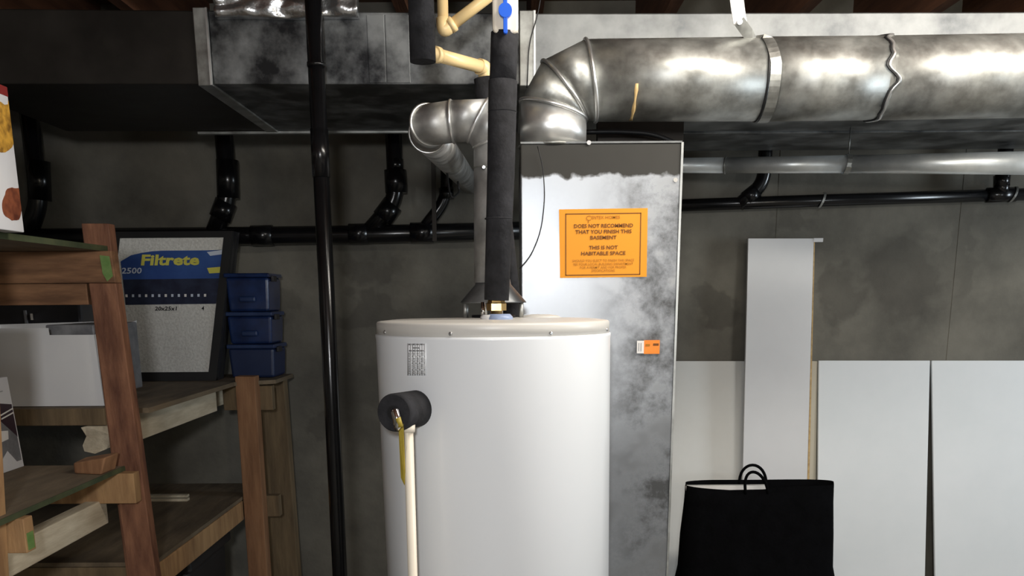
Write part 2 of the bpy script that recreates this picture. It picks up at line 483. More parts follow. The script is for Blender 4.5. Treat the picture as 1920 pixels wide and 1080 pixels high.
# ------------------------------------------------------------------ plenum with notice
PYF = 2.17
pz_top = PZ(268, PYF, 1120)
xl, xr_t = PX(976, PYF, 300), PX(1279, PYF, 268)
xr_b = xr_t - 0.006
plen = thing('furnace_plenum', ((xl + xr_t)/2, PYF + 0.2, 0), 'tall galvanised sheet metal plenum standing behind the white water heater', 'duct')
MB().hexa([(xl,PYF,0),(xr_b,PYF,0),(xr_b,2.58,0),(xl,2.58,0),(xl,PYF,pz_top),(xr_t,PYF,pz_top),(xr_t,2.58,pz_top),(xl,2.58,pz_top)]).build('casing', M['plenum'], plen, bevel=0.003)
mb = MB()
mb.hexa([(xr_b-0.002,PYF-0.003,0),(xr_b+0.003,PYF-0.004,0),(xr_b+0.003,PYF+0.02,0),(xr_b-0.002,PYF+0.02,0),
         (xr_t-0.002,PYF-0.003,pz_top),(xr_t+0.003,PYF-0.004,pz_top),(xr_t+0.003,PYF+0.02,pz_top),(xr_t-0.002,PYF+0.02,pz_top)])
mb.build('corner_fold', M['galv'], plen)
MB().box(xl, xr_t, PYF - 0.003, PYF + 0.012, pz_top - 0.001, pz_top + 0.003).build('top_lip', M['galv_dull'], plen)
for px, py in ((1266, 338), (1104, 268)):
    c = P(px, py, PYF); MB().tube([c, c - V((0, 0.005, 0))], 0.005, 12).build('screw', M['screw'], plen)
# collars joining the plenum to the trunk above, set back in the dark gap
for (x0, x1) in ((1112, 1262),):
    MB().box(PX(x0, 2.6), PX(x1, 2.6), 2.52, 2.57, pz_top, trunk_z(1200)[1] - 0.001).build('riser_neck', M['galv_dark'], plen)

tl, tr, br, bl = P(1048, 393, PYF), P(1214, 390.5, PYF), P(1212, 519, PYF), P(1050, 521, PYF)
nt_root = thing('warning_notice', (bl + br) / 2, 'orange paper notice warning not to finish basement, on metal plenum', 'sign')
yoff = V((0, -0.0042, 0))
MB().prism([bl + yoff, br + yoff, tr + yoff, tl + yoff], (0, 0.0012, 0)).build('sheet', M['orange'], nt_root)
u = (tr - tl + br - bl).normalized(); v_ = V((0, 0, 1)) ; v_ = (v_ - u * u.dot(v_)).normalized(); w = V((0, -1, 0))
cen = (tl + tr + bl + br) / 4 + V((0, -0.0048, 0))
SX = ((tr - tl).length + (br - bl).length) / 2 / 164.0      # metres per photo pixel on the sheet
def sp(px, py): return ((px - 1131) * SX, (455.5 - py) * SX)
mb = MB()
for (x0, y0, x1, y1) in ((1060, 401.5, 1201, 403), (1060, 511.8, 1201, 513.3), (1060, 401.5, 1061.6, 513.3), (1199.4, 401.5, 1201, 513.3)):
    a = sp(x0, y1); b_ = sp(x1, y0)
    mb.quad_frame(cen, u, v_, w, a[0], b_[0], a[1], b_[1], 0.0004)
mb.build('printed_border', M['ink'], nt_root)
def nline(s, cx, cy, h, wd, mat='ink', bold=0.025):
    a = sp(cx, cy); text(s, M[mat], nt_root, cen, u, v_, w, a[0], a[1], h * SX, wd * SX, bold=bold)
nline('C', 1103, 410, 9, 9, 'ink_light', 0.0)
a = sp(1103, 417); MB().quad_frame(cen, u, v_, w, a[0]-0.0012, a[0]+0.0006, a[1]-0.002, a[1]+0.004, 0.0004).build('logo_tail', M['ink_light'], nt_root)
nline('ENTEX', 1120, 409, 5.5, 23, 'ink_light', 0.01)
nline('HOMES', 1148, 409, 5.5, 27, 'ink_light', 0.01)
nline('DOES NOT RECOMMEND', 1131, 424, 7, 110)
nline('THAT YOU FINISH THIS', 1131, 434.5, 7, 105)
nline('BASEMENT', 1131, 445, 6.8, 49)
nline('THIS IS NOT', 1131, 463, 6.8, 54)
nline('HABITABLE SPACE', 1131, 473.5, 6.8, 83)
nline('SHOULD YOU ELECT TO FINISH THIS SPACE', 1131, 486.5, 4.4, 116, 'ink_light', 0.01)
nline('SEE YOUR LOCAL BUILDING DEPARTMENT', 1131, 493, 4.4, 112, 'ink_light', 0.01)
nline('FOR A PERMIT AND FOR PROPER', 1131, 499, 4.4, 87, 'ink_light', 0.01)
nline('SPECIFICATIONS', 1131, 505, 4.4, 44, 'ink_light', 0.01)

c = P(1216, 651, PYF)
st = thing('orange_sticker', c, 'small orange and white sticker low on the plenum, right of the heater', 'sticker')
k = PYF / FPX
MB().box(c.x - 9*k, c.x + 20*k, PYF - 0.0042, PYF - 0.0025, c.z - 12*k, c.z + 13*k).build('orange_field', M['sticker'], st)
MB().box(c.x - 22*k, c.x - 9*k, PYF - 0.0042, PYF - 0.0025, c.z - 11*k, c.z + 12*k).build('white_field', M['paper'], st)
MB().box(c.x + 8*k, c.x + 18*k, PYF - 0.005, PYF - 0.0042, c.z + 3*k, c.z + 7*k).build('print_bar', M['ink'], st)
MB().box(c.x - 6*k, c.x + 2*k, PYF - 0.005, PYF - 0.0042, c.z + 2*k, c.z + 6*k).build('print_bar', M['ink_light'], st)
for q in (-19, -15): MB().box(c.x + q*k, c.x + (q+1.5)*k, PYF - 0.005, PYF - 0.0042, c.z - 7*k, c.z + 8*k).build('print_bar', M['grey_ink'], st)

# ------------------------------------------------------------------ round duct with elbow
RY, RR = 2.245, 0.0885
rd = thing('round_duct', P(1037, 270, RY), 'large round galvanised duct with segmented elbow dropping onto the plenum', 'duct')
path = [V((P(1037, 205, RY).x, RY, pz_top + 0.002)), P(1038, 207, RY), P(1058, 170, RY), P(1107, 152, RY), P(1426, 149.5, RY), P(1650, 147.5, RY), P(2040, 141, RY)]
rr = tube_rings(path, [0.077, 0.077, 0.0755, 0.0865, RR, RR, RR], 48)
for i, nm in enumerate(['drop_collar', 'elbow_segment', 'elbow_segment', 'pipe_section', 'pipe_section', 'pipe_section']):
    MB().rings([rr[i], rr[i+1]], True, True).build(nm, M['galv_bright' if i in (0,) else 'galv'], rd)
for i in (1, 2, 3): bead(rr[i], 0.0045).build('seam_bead', M['galv_bright'], rd)
bead(rr[0], 0.004, grow=1.02).build('seam_bead', M['galv'], rd)
# dark lap joint and crimped end
bead(tube_rings([P(1422, 149.5, RY), P(1424, 149.5, RY)], RR, 48)[0], 0.0028).build('lap_joint', M['black'], rd)
def ragged(px, amp, r, mk, seed):
    ax = (path[5] - path[4]).normalized(); ring = tube_rings([P(px, 147.5, RY), P(px + 5, 147.5, RY)], RR + 0.001, 64)[0]
    pts = [V(p) + ax * noise.noise(V((math.cos(i*0.0982)*2.2, math.sin(i*0.0982)*2.2, seed))) * amp for i, p in enumerate(ring)]
    return bead(pts, r)
ragged(1648, 0.035, 0.0035, 'galv_bright', 2.0).build('crimped_edge', M['galv_bright'], rd)
ragged(1643, 0.035, 0.0022, 'black', 2.0).build('crimp_gap', M['black'], rd)
# scorched streak of old sealant
mb = MB()
ax0 = P(1186, 151, RY)
pts = []
for j in range(9):
    th = math.radians(-16 - j * 8)
    pts.append((math.cos(th), math.sin(th), 0.0032 + 0.0012 * math.sin(j * 1.7)))
q = []
for (c_, s_, hw) in pts: q.append([ax0 + V((-hw + 0.004*s_, -c_*(RR+0.0016), s_*(RR+0.0016))), ax0 + V((hw + 0.004*s_, -c_*(RR+0.0016), s_*(RR+0.0016)))])
mb.add([p_ for r_ in q for p_ in r_], [(2*j, 2*j+1, 2*j+3, 2*j+2) for j in range(8)], True)
sk = mb.build('sealant_streak', M['sealant'], rd)
md = sk.modifiers.new('thick', 'SOLIDIFY'); md.thickness = 0.001; md.offset = 0
# hanger strap
hs = thing('hanger_strap', P(1430, 90, RY), 'flat metal hanger strap looping from the joists around the round duct', 'strap')
def strip(path, wid, th, wdir=None):
    mb = MB(); pts = [V(p) for p in path]
    rr_ = []
    for i, p in enumerate(pts):
        t = (pts[min(i+1, len(pts)-1)] - pts[max(i-1, 0)]).normalized()
        wd = wdir(i) if wdir else V((1, 0, 0))
        wd = (wd - t * wd.dot(t)).normalized(); nn = t.cross(wd).normalized()
        rr_.append([p + wd*wid/2 + nn*th/2, p - wd*wid/2 + nn*th/2, p - wd*wid/2 - nn*th/2, p + wd*wid/2 - nn*th/2])
    return mb.rings(rr_, smooth=False)
strip([V((P(1366, -60, 2.21).x, 2.21, 2.47)), P(1376, -40, 2.21), P(1384, 20, 2.20), P(1388, 44, 2.195)], 0.030, 0.002).build('upper_strip', M['galv_bright'], hs)
ring = [P(1386, 40, 2.19), P(1402, 62, 2.20), P(1414, 78, 2.208)]
cx = P(1434, 149.5, RY)
for j in range(22):
    th = math.radians(62 - j * 7.5); f_ = max(0.0, 1 - j / 7.0)
    ring.append(cx + V((-0.014 * f_, -math.cos(th) * (RR + 0.003), math.sin(th) * (RR + 0.003))))
strip(ring, 0.024, 0.0015).build('lower_strip', M['galv'], hs)
c = P(1386, 42, 2.19); MB().tube([c + V((0, 0.004, 0)), c - V((0, 0.006, 0))], 0.006, 12).build('rivet', M['screw'], hs)

# ------------------------------------------------------------------ slim branch pipe on the right
bpth = [P(1150, 310.5, 3.39), P(1360, 310, 3.26), P(1590, 308, 3.1), P(1960, 305.5, 2.85)]
bp = thing('branch_pipe', bpth[0], 'slim bright galvanised branch pipe along the wall, right of plenum', 'duct')
rads = [0.0235, 0.0255, 0.0275, 0.034]
rr = tube_rings(bpth, rads, 32)
for i in range(3): MB().rings([rr[i], rr[i+1]]).build('pipe_section', M['galv_pale'], bp)
ring = []
for j in range(17):
    th = 2 * math.pi * j / 16
    ring.append(P(1588, 308, 3.1) + V((0.004 * math.sin(th), -math.cos(th) * 0.031, math.sin(th) * 0.031)))
strip(ring, 0.018, 0.0015).build('strap_band', M['galv'], bp)
bead(rr[1], 0.003).build('lap_joint', M['galv'], bp)
MB().cone(bpth[2] + V((0, 0, 0.03)), V((bpth[2].x, bpth[2].y, trunk_z(1590)[1])), 0.002, 0.002, 8).build('hanger_rod', M['galv'], bp)

# ------------------------------------------------------------------ black plastic drain lines
DY = 3.62
drain = thing('drain_line', P(480, 440, DY), 'glossy black drain pipe with four risers along the left concrete wall', 'pipe')
mainp = [P(20, 446, DY), P(460, 442, DY), P(700, 439, DY), P(1000, 432, DY)]
MB().tube(mainp, 0.0335, 32).build('main_run', M['abs'], drain)
def riser(pts, r, n=24, fil=0.06): return MB().tube(fillet(pts, fil), r, n)
def up(px, py, Y, z=2.42):
    p = P(px, py, Y); return [V((p.x, Y, z)), p]
def mk_riser(pts, r, collars):
    o = riser(pts, r).build('riser', M['abs'], drain)
    for (a, b_, rc) in collars: MB().tube([a, b_], rc, 24).build('coupling', M['abs'], o)
mk_riser(up(428, 368, DY) + [P(402, 436, DY)], 0.034, [(P(426, 300, DY), P(428, 372, DY), 0.0415), (P(424, 378, DY), P(412, 410, DY), 0.041)])
mk_riser(up(742, 376, DY) + [P(690, 436, DY)], 0.031, [(P(741, 298, DY), P(741, 320, DY), 0.031), (P(741, 319, DY), P(743, 362, DY), 0.042), (P(737, 382, DY), P(716, 410, DY), 0.040)])
mk_riser(up(74, 380, DY) + [P(52, 440, DY)], 0.034, [(P(72, 302, DY), P(75, 376, DY), 0.0415)])
mk_riser(up(838, 372, DY) + [P(790, 434, DY)], 0.023, [(P(836, 352, DY), P(838, 374, DY), 0.028)])
for (a, b_) in ((472, 512), (655, 690), (770, 812)):
    t0 = (a - 460) / 540
    MB().tube([P(a, 442 - (a-460)*0.018, DY), P(b_, 442 - (b_-460)*0.018, DY)], 0.038, 28).build('coupling', M['abs'], drain)
# strap that hangs the run
sp_ = [V((P(812, 300, DY).x, DY - 0.05, 2.42)), P(812, 300, DY - 0.05), P(814, 400, DY - 0.045), P(815, 452, DY - 0.045)]
strip(sp_, 0.016, 0.002).build('hanger', M['galv_dark'], drain)

D2 = 3.58
dr2 = thing('drain_line', P(1500, 378, D2), 'thin black drain pipe sloping up to the right under branch pipe', 'pipe')
MB().tube([P(1080, 392, D2), P(1540, 376, D2), P(1960, 363, D2)], 0.0225, 28).build('main_run', M['abs'], dr2)
o = MB().tube(fillet(up(1432, 345, D2) + [P(1385, 384, D2)], 0.05), 0.026, 24).build('riser', M['abs'], dr2)
MB().tube([P(1418, 358, D2), P(1398, 374, D2)], 0.030, 24).build('coupling', M['abs'], o)
o = MB().tube(up(1878, 352, D2) + [P(1879, 362, D2)], 0.027, 24).build('riser', M['abs'], dr2)
MB().tube([P(1878, 328, D2), P(1878, 350, D2)], 0.0285, 24).build('coupling', M['abs'], o)
MB().tube([P(1850, 366, D2), P(1904, 364.5, D2)], 0.027, 24).build('coupling', M['abs'], dr2)
for px in (1540, 1898):
    ring = []
    for j in range(13):
        th = math.radians(100 - j * 17)
        cc = P(px, 376 if px < 1700 else 365, D2)
        ring.append(cc + V((0.01*math.sin(th), -math.cos(th) * 0.0285, math.sin(th) * 0.0285)))
    strip(ring, 0.008, 0.0015).build('strap_band', M['galv'], dr2)

# ------------------------------------------------------------------ black vertical stack
SY = 2.42
a, b_ = P(587, 0, SY), P(637.5, 1080, SY)
d = (b_ - a) / (b_.z - a.z)
top = a + d * (2.60 - a.z); bot = a + d * (0.0 - a.z)
stk = thing('vent_stack', bot, 'glossy black vertical pipe standing from floor to joists, left of the heater', 'pipe')
MB().tube([bot, top], 0.0205, 32).build('pipe', M['abs'], stk)
p0, p1 = P(601, 235, SY), P(607, 335, SY)
MB().tube([a + d * (PZ(240, SY) - a.z), a + d * (PZ(330, SY) - a.z)], 0.0225, 32).build('coupling', M['abs'], stk)
MB().tube([a + d * (PZ(115, SY) - a.z), a + d * (PZ(123, SY) - a.z)], 0.0225, 32).build('coupling', M['abs'], stk)

# ------------------------------------------------------------------ water heater
HY, HR = 1.85, 0.2335
HX = PX(925, HY, 620)
def hl(p): return V((p.x + (1.5 - p.z) * 0.010, p.y, p.z))
lz0, lz1 = PZ(634, HY - HR, 925), PZ(606, HY - HR, 925)
wh = thing('water_heater', (HX + 0.015, HY, 0), 'white cylindrical water heater with beige lid in the middle of the basement', 'water heater')
MB().lathe([(HR - 0.012, 0.0), (HR - 0.012, 0.03), (HR, 0.035), (HR, lz0 - 0.01), (HR + 0.001, lz0 - 0.004), (HR + 0.001, lz0), (HR - 0.004, lz0 + 0.002)], (HX, HY), 96).lean(hl).build('jacket', M['heater'], wh)
lid = MB().lathe([(HR - 0.002, lz0 + 0.001), (HR - 0.002, lz1 - 0.004), (HR - 0.004, lz1 - 0.001), (HR - 0.009, lz1), (HR - 0.03, lz1 + 0.002), (0.08, lz1 + 0.004), (0.05, lz1 + 0.004)], (HX, HY), 96).lean(hl).build('lid', M['lid'], wh)
for px, py in ((722, 623), (845, 626), (1033, 625), (1137, 618)):
    x = PX(px, 1.7, py) - HX
    for _ in range(4):
        y = HY - math.sqrt(max(1e-5, (HR - 0.002)**2 - min(abs(x), HR - 0.004)**2)); x = PX(px, y, py) - HX
    x = max(-HR + 0.004, min(HR - 0.004, x)); y = HY - math.sqrt(max(1e-5, (HR - 0.002)**2 - x*x))
    n_ = V((x, y - HY, 0)).normalized(); c = V((HX + x, y, PZ(py, y, px)))
    MB().tube([c - n_*0.002, c + n_*0.0015, c + n_*0.003], [0.0038, 0.0038, 0.002], 12).build('screw', M['screw'], lid)
def on_jacket(px, py, r=HR):
    y = HY - r
    for _ in range(8):
        x = PX(px, y, py) - HX - (1.5 - PZ(py, y, px)) * 0.010
        y = HY - math.sqrt(max(1e-5, r*r - x*x))
    return V((PX(px, y, py), y, PZ(py, y, px)))
def jacket_patch(x0, y0, x1, y1, d, nx=8):
    mb = MB(); g = []
    for i in range(nx + 1):
        for py in (y0, y1):
            p = on_jacket(x0 + (x1 - x0) * i / nx, py, HR + d); g.append(p)
    for i in range(nx): mb.add([g[2*i], g[2*i+2], g[2*i+3], g[2*i+1]], [(0, 1, 2, 3)], True)
    return mb
rl = jacket_patch(764, 644, 799, 704, 0.0012).build('rating_label', M['heater'], wh)
md = rl.modifiers.new('thick', 'SOLIDIFY'); md.thickness = 0.0008
for (x0, y0, x1, y1) in ((766, 644.5, 796, 647), (774, 651, 787, 653.5), (767, 656.5, 796, 659)):
    o = jacket_patch(x0, y0, x1, y1, 0.0020, 4).build('print_line', M['grey_ink'], rl); md = o.modifiers.new('thick', 'SOLIDIFY'); md.thickness = 0.0004
for j in range(13):
    yy = 661.5 + j * 3.1
    x1 = 797 - (5 if j % 4 == 2 else 0)
    o = jacket_patch(766, yy, x1, yy + 1.7, 0.0020, 4).build('print_line', M['grey_label'], rl); md = o.modifiers.new('thick', 'SOLIDIFY'); md.thickness = 0.0004
# draft hood on legs
VY = 1.92
hc = P(925, 566, VY); kz = VY / FPX
hood = MB().lathe([(60*kz, PZ(568, VY, 925)), (60*kz, PZ(566, VY, 925)), (33*kz, PZ(534, VY, 925)), (31*kz, PZ(524, VY, 925))], (hc.x, VY), 40, cap0=False).build('draft_hood', M['galv_dull'], wh)
md = hood.modifiers.new('thick', 'SOLIDIFY'); md.thickness = 0.001
ltop = lz1 + 0.003
for ang in (200, 255, 285, 340, 20, 90, 160):
    th = math.radians(ang); x = hc.x + 54*kz*math.cos(th); y = VY + 54*kz*math.sin(th)
    MB().cone((x, y, ltop), (x, y, PZ(566, VY, 925)), 0.0045, 0.0045, 10).build('hood_leg', M['galv'], hood)
MB().lathe([(0.045, ltop), (0.045, ltop + 0.006), (0.03, ltop + 0.006)], (hc.x, VY), 32).build('flue_collar', M['black'], hood)
# cold inlet fitting
NY = 1.775
c = P(931, 590, NY)
MB().lathe([(0.031, lz1 + 0.0005), (0.031, lz1 + 0.008), (0.027, lz1 + 0.012), (0.012, lz1 + 0.012)], (c.x, NY), 32).build('inlet_ring', M['white'], wh)
MB().lathe([(0.026, lz1 + 0.0005), (0.025, lz1 + 0.008), (0.02, lz1 + 0.0135), (0.011, lz1 + 0.0135)], (c.x + 0.006, NY - 0.012), 32).build('inlet_gasket', M['blue_collar'], wh)
zt = PZ(556, NY, 931)
MB().lathe([(0.0115, lz1 + 0.01), (0.0115, zt)], (c.x, NY), 24).build('nipple', M['brass'], wh)
MB().lathe([(0.019, PZ(582, NY)), (0.019, PZ(569, NY)), (0.017, PZ(567, NY)), (0.014, zt)], (c.x, NY), 6, smooth=False).build('hex_nut', M['brass'], wh)
MB().cone((c.x - 0.026, NY + 0.01, lz1), (c.x - 0.026, NY + 0.01, PZ(566, NY)), 0.004, 0.004, 10).build('inlet_stud', M['chrome'], wh)
# flue cover dome on lid at right
c2 = P(1012, 594, 1.95)
MB().lathe([(0.045, lz1 + 0.002), (0.04, lz1 + 0.006), (0.022, lz1 + 0.009), (0.01, lz1 + 0.0095)], (c2.x, 1.95), 32).build('port_cap', M['lid'], wh)
# relief valve with foam wrap
ra, rb = P(738, 774, 1.575), P(787, 765, 1.675)
rv = MB().tube([ra, ra + (rb - ra)*0.04, rb - (rb - ra)*0.04, rb], [0.031, 0.0335, 0.0335, 0.031], 36).build('valve_foam_wrap', M['foam'], wh)
ad = (ra - rb).normalized()
MB().tube([ra + ad*0.0005, ra + ad*0.0015], [0.012, 0.012], 20).build('foam_bore', M['black'], rv)
MB().tube([P(737, 768, 1.553), P(741, 772, 1.548), P(746, 796, 1.548), P(744, 806, 1.55)], [0.004, 0.0075, 0.0075, 0.004], 14).build('valve_lever', M['chrome'], rv)
MB().tube([P(746, 783, 1.543), P(751, 800, 1.545)], [0.005, 0.0045], 10).build('lever_tip', M['tag'], rv)
td = V((-0.8, 0.5, 0)).normalized()
a, b_ = P(751, 795, 1.565), P(757, 902, 1.60)
MB().prism([a + V((-0.004,0,0)), a + V((0.005,0,0)), b_ + V((0.0035,0,0)), b_ + V((0.001,0,-0.008)), b_ + V((-0.005,0,0.006))], (0, 0.0015, 0)).build('hang_tag', M['tag'], rv)
DYp = 1.60
pa, pb = P(765.5, 800, DYp), P(774, 1080, DYp)
dd = (pb - pa) / (pb.z - pa.z)
pe = pa + dd * (0.12 - pa.z)
dp = MB().tube([pa, pe], 0.0088, 24).build('discharge_pipe', M['cpvc_pale'], wh)
MB().tube([P(765.3, 796, DYp), P(765.6, 810, DYp)], [0.0125, 0.0120], 24).build('coupling', M['cpvc_pale'], dp)

# ------------------------------------------------------------------ heater vent pipe
vp = [V((P(922, 545, VY).x, VY, PZ(530, VY))), P(922, 268, VY), P(897, 226, VY), P(848, 228, VY), P(806, 234, VY + 0.01), P(802, 250, VY + 0.10), P(882, 345, 3.67)]
vroot = thing('flue_vent', vp[0], 'dull segmented metal flue pipe rising from the heater, bending left to the wall', 'pipe')
vr = [0.036, 0.036, 0.039, 0.039, 0.039, 0.038, 0.036]
rr = tube_rings(vp, vr, 36)
for i, nm in enumerate(['riser_pipe', 'elbow_segment', 'elbow_segment', 'elbow_segment', 'elbow_segment', 'wall_pipe']):
    MB().rings([rr[i], rr[i+1]]).build(nm, M['vent'], vroot)
for i in (1, 2, 3, 4, 5): bead(rr[i], 0.0028).build('seam_bead', M['galv_bright'], vroot)
q = P(922, 315, VY)
bead(tube_rings([q, q + V((0, 0, 0.01))], 0.036, 36)[0], 0.002).build('seam_bead', M['galv'], vroot)
c = P(907, 314, VY - 0.033); MB().tube([c, c + V((0, -0.006, 0))], [0.005, 0.003], 10).build('screw', M['screw'], vroot)

# ------------------------------------------------------------------ water lines
cold = thing('cold_water_line', P(931, 575, NY), 'thick black foam wrapped pipe rising from the heater to the cream valve', 'pipe')
sl = [P(931, 563, NY), P(939, 330, NY), P(943, 152, NY)]
MB().tube(sl, [0.0235, 0.0255, 0.0262], 36).build('foam_sleeve', M['foam'], cold)
MB().tube([P(943, 153, NY), P(946, 62, NY)], [0.0245, 0.0245], 36).build('foam_sleeve', M['foam'], cold)
for px, py in ((942, 210), (935, 410)):
    q = P(px, py, NY); bead(tube_rings([q, q + V((0, 0, 0.01))], 0.0255, 36)[0], 0.0012).build('sleeve_joint', M['foam'], cold)
MB().tube([P(946, 66, NY), V((P(948, 0, NY).x, NY, 2.64))], 0.0115, 24).build('pipe', M['cpvc_pale'], cold)
# ball valve
c = P(947.5, 28, NY - 0.004); k = NY / FPX
def rrect(cx, cz, hw, hh, r, n=5):
    out = []
    for (sx, sz, a0) in ((1, 1, 0), (-1, 1, 90), (-1, -1, 180), (1, -1, 270)):
        for j in range(n + 1):
            th = math.radians(a0 + 90 * j / n)
            out.append((cx + sx*(hw - r) + r*math.cos(th), cz + sz*(hh - r) + r*math.sin(th)))
    return out
bv = MB().prism([V((x, NY - 0.022, z)) for x, z in rrect(c.x, c.z + 0.004, 22*k, 37*k, 0.010)], (0, 0.042, 0)).build('ball_valve', M['cpvc_pale'], cold, bevel=0.004)
hd = MB().tube([V((c.x, NY - 0.0215, c.z)), V((c.x, NY - 0.034, c.z))], 11.3*k, 28)
hd.build('valve_handle_hub', M['blue'], bv)
MB().prism([V((x, NY - 0.033, z)) for x, z in rrect(c.x, c.z + 0.004, 3.6*k, 40*k, 0.0035)], (0, 0.009, 0)).build('valve_handle', M['blue'], bv, bevel=0.001)

hot = thing('hot_water_line', P(960, 592, 2.0), 'cream plastic pipe with black foam sleeves, crossing behind the cold pipe', 'pipe')
LY = 1.86
s0 = P(790, 0, LY); s1 = P(793, 116, LY)
MB().tube([V((s0.x - 0.004, LY, 2.62)), s1], [0.0235, 0.0245], 36).build('foam_sleeve', M['foam'], hot)
MB().tube([P(800, 98, LY), P(912, 128, 2.0)], 0.0122, 24).build('pipe', M['cpvc'], hot)
MB().tube([P(814, 101.5, LY + 0.015), P(822, 103.5, LY + 0.028)], 0.0148, 24).build('coupling', M['cpvc'], hot)
MB().tube(fillet([P(898, 124.5, 1.985), P(911, 129, 2.0), P(911, 152, 2.0)], 0.02), 0.0155, 24).build('elbow_fitting', M['cpvc'], hot)
MB().tube([P(911, 147, 2.0), P(935, 380, 2.005), P(958, 594, 2.01)], 0.0245, 36).build('foam_sleeve', M['foam'], hot)

cp = thing('supply_branch', P(832, 66, 2.15), 'bare cream plastic pipe with an elbow and a diagonal arm, above the vent', 'pipe')
KY = 2.15
MB().tube([V((P(829, 0, KY).x, KY, 2.64)), P(831, 50, KY)], 0.0118, 24).build('pipe', M['cpvc'], cp)
MB().tube(fillet([P(830.5, 34, KY), P(832, 58, KY), P(846, 47, KY)], 0.012), 0.0150, 24).build('elbow_fitting', M['cpvc'], cp)
MB().tube([P(840, 52, KY), P(905, 2, KY), P(1010, -79, KY)], 0.0122, 24).build('pipe', M['cpvc'], cp)
MB().tube([P(843, 49.5, KY), P(851, 43, KY)], 0.0165, 24).build('coupling', M['cpvc'], cp)

# ------------------------------------------------------------------ cables
def cable(name, pts, r, label, mat='black', cat='cable', fil=0.08):
    o = MB().tube(fillet(pts, fil, 5), r, 8).build(name, M[mat])
    return tag(o, label, cat)
cable('thermostat_wire', [P(1008, 274, 2.15), P(1018, 312, 2.158), P(1022, 372, 2.16), P(1014, 435, 2.16), P(995, 480, 2.155), P(974, 504, 2.15)], 0.0012, 'thin black wire curving down the plenum face, left of the notice')
cable('ceiling_wire', [P(1018, -30, 2.47), P(1008, 30, 2.475), P(992, 80, 2.48), P(988, 165, 2.48)], 0.0014, 'thin dark wire hanging down the trunk duct beside its seam')
cable('black_cable', [P(1090, 248, 2.42), P(1150, 246, 2.43), P(1225, 250, 2.44), P(1275, 272, 2.45)], 0.006, 'thick black cable sagging through gap above the plenum')
cable('control_cable', [P(838, 250, 2.6), P(838, 330, 2.6), P(845, 375, 2.65), P(862, 360, 2.7), P(858, 340, 2.7)], 0.003, 'loose dark cable dangling under the flue vent elbow')

# ------------------------------------------------------------------ sheets leaning on the wall
def leaning(px0t, px1t, yt, Yt, px0b, px1b, yb_ref, Yb, th, z0=0.0):
    """board with its top edge at yt/Yt; the side edges pass through the px*b pixels at row yb_ref; foot at z0, Yb"""
    a, b_ = P(px0t, yt, Yt), P(px1t, yt, Yt)
    def foot(p, pxb):
        # find the depth at row yb_ref on the leaning plane
        Y = Yt
        for _ in range(12):
            z = PZ(yb_ref, Y, pxb); Y = Yb + (Yt - Yb) * (z - z0) / (p.z - z0)
        q = P(pxb, yb_ref, Y); d = (q - p) / (q.z - p.z)
        return p + d * (z0 - p.z)
    fa, fb = foot(a, px0b), foot(b_, px1b)
    n = (b_ - a).cross(fa - a).normalized()
    if n.y < 0: n = -n
    return MB().prism([fa, fb, b_, a], n * th)
def sheet(label, mat, *a):
    o = leaning(*a).build('wall_sheet', M[mat], bevel=0.002)
    tag(o, label, 'board')
    return o
sheet('cream white sheet behind the upright panel, next to the plenum', 'drywall', 1180, 1506, 677, 3.672, 1180, 1500, 1060, 3.57, 0.0125)
sheet('white sheet right of the upright panel, behind black bag edge', 'drywall_b', 1535, 1744, 676, 3.655, 1532, 1735, 1060, 3.53, 0.0125)
sheet('rightmost white sheet, cut off by the right edge of the photo', 'drywall_b', 1747, 2010, 676, 3.655, 1753, 2010, 1060, 3.50, 0.0125)
o = leaning(1508, 1533, 677, 3.668, 1507, 1529, 1060, 3.60, 0.03).build('trim_strip', M['drywall_edge'], bevel=0.002)
tag(o, 'narrow cream strip standing between the upright panel and white sheet', 'board')
pn = thing('shelf_panel', P(1460, 900, 3.4), 'tall narrow white melamine panel leaning upright against the concrete wall', 'board')
leaning(1403, 1526, 447, 3.635, 1393, 1514, 880, 3.53, 0.016).build('board', M['panel'], pn, bevel=0.001)
leaning(1526.4, 1528, 449, 3.637, 1514.4, 1518, 880, 3.532, 0.014).build('raw_edge', M['core'], pn)
a, b_ = P(1524, 447, 3.645), P(1541, 454, 3.645)
MB().box(a.x, b_.x, 3.632, 3.652, b_.z, a.z).build('top_cleat', M['panel'], pn)

# ------------------------------------------------------------------ black tote bag
BY = 3.12
bag = thing('tote_bag', P(1420, 1080, BY), 'large black cloth tote bag with two handles standing before the white sheets', 'bag')
def bag_ring(z, yc, pl, pr, dep, n=40):
    xa, xb = pl, pr; out = []
    for j in range(n):
        th = 2 * math.pi * j / n; c_, s_ = math.cos(th), math.sin(th)
        e = 0.45
        x = (xa + xb)/2 + (xb - xa)/2 * math.copysign(abs(c_)**e, c_); y = yc + dep/2 * math.copysign(abs(s_)**0.8, s_)
        out.append(V((x, y, z)))
    return out
zb = [0.0, 0.03, 0.35, 0.6, PZ(1060, BY, 1420), PZ(1000, BY, 1420), PZ(940, BY, 1420), PZ(908, BY, 1420)]
lf = [1282, 1276, 1270, 1271, 1275, 1277, 1282, 1284]; rt = [1558, 1566, 1574, 1572, 1567, 1564, 1561, 1560]; dp_ = [0.20, 0.22, 0.22, 0.2, 0.17, 0.14, 0.10, 0.085]
rings = []
for z, l, r, dpt in zip(zb, lf, rt, dp_):
    ring = bag_ring(z, BY, PX(l, BY, 950), PX(r, BY, 950), dpt)
    rings.append([V((p.x, p.y + 0.006 * noise.noise(V((p.x*9, 0, p.z*7))), p.z)) for p in ring])
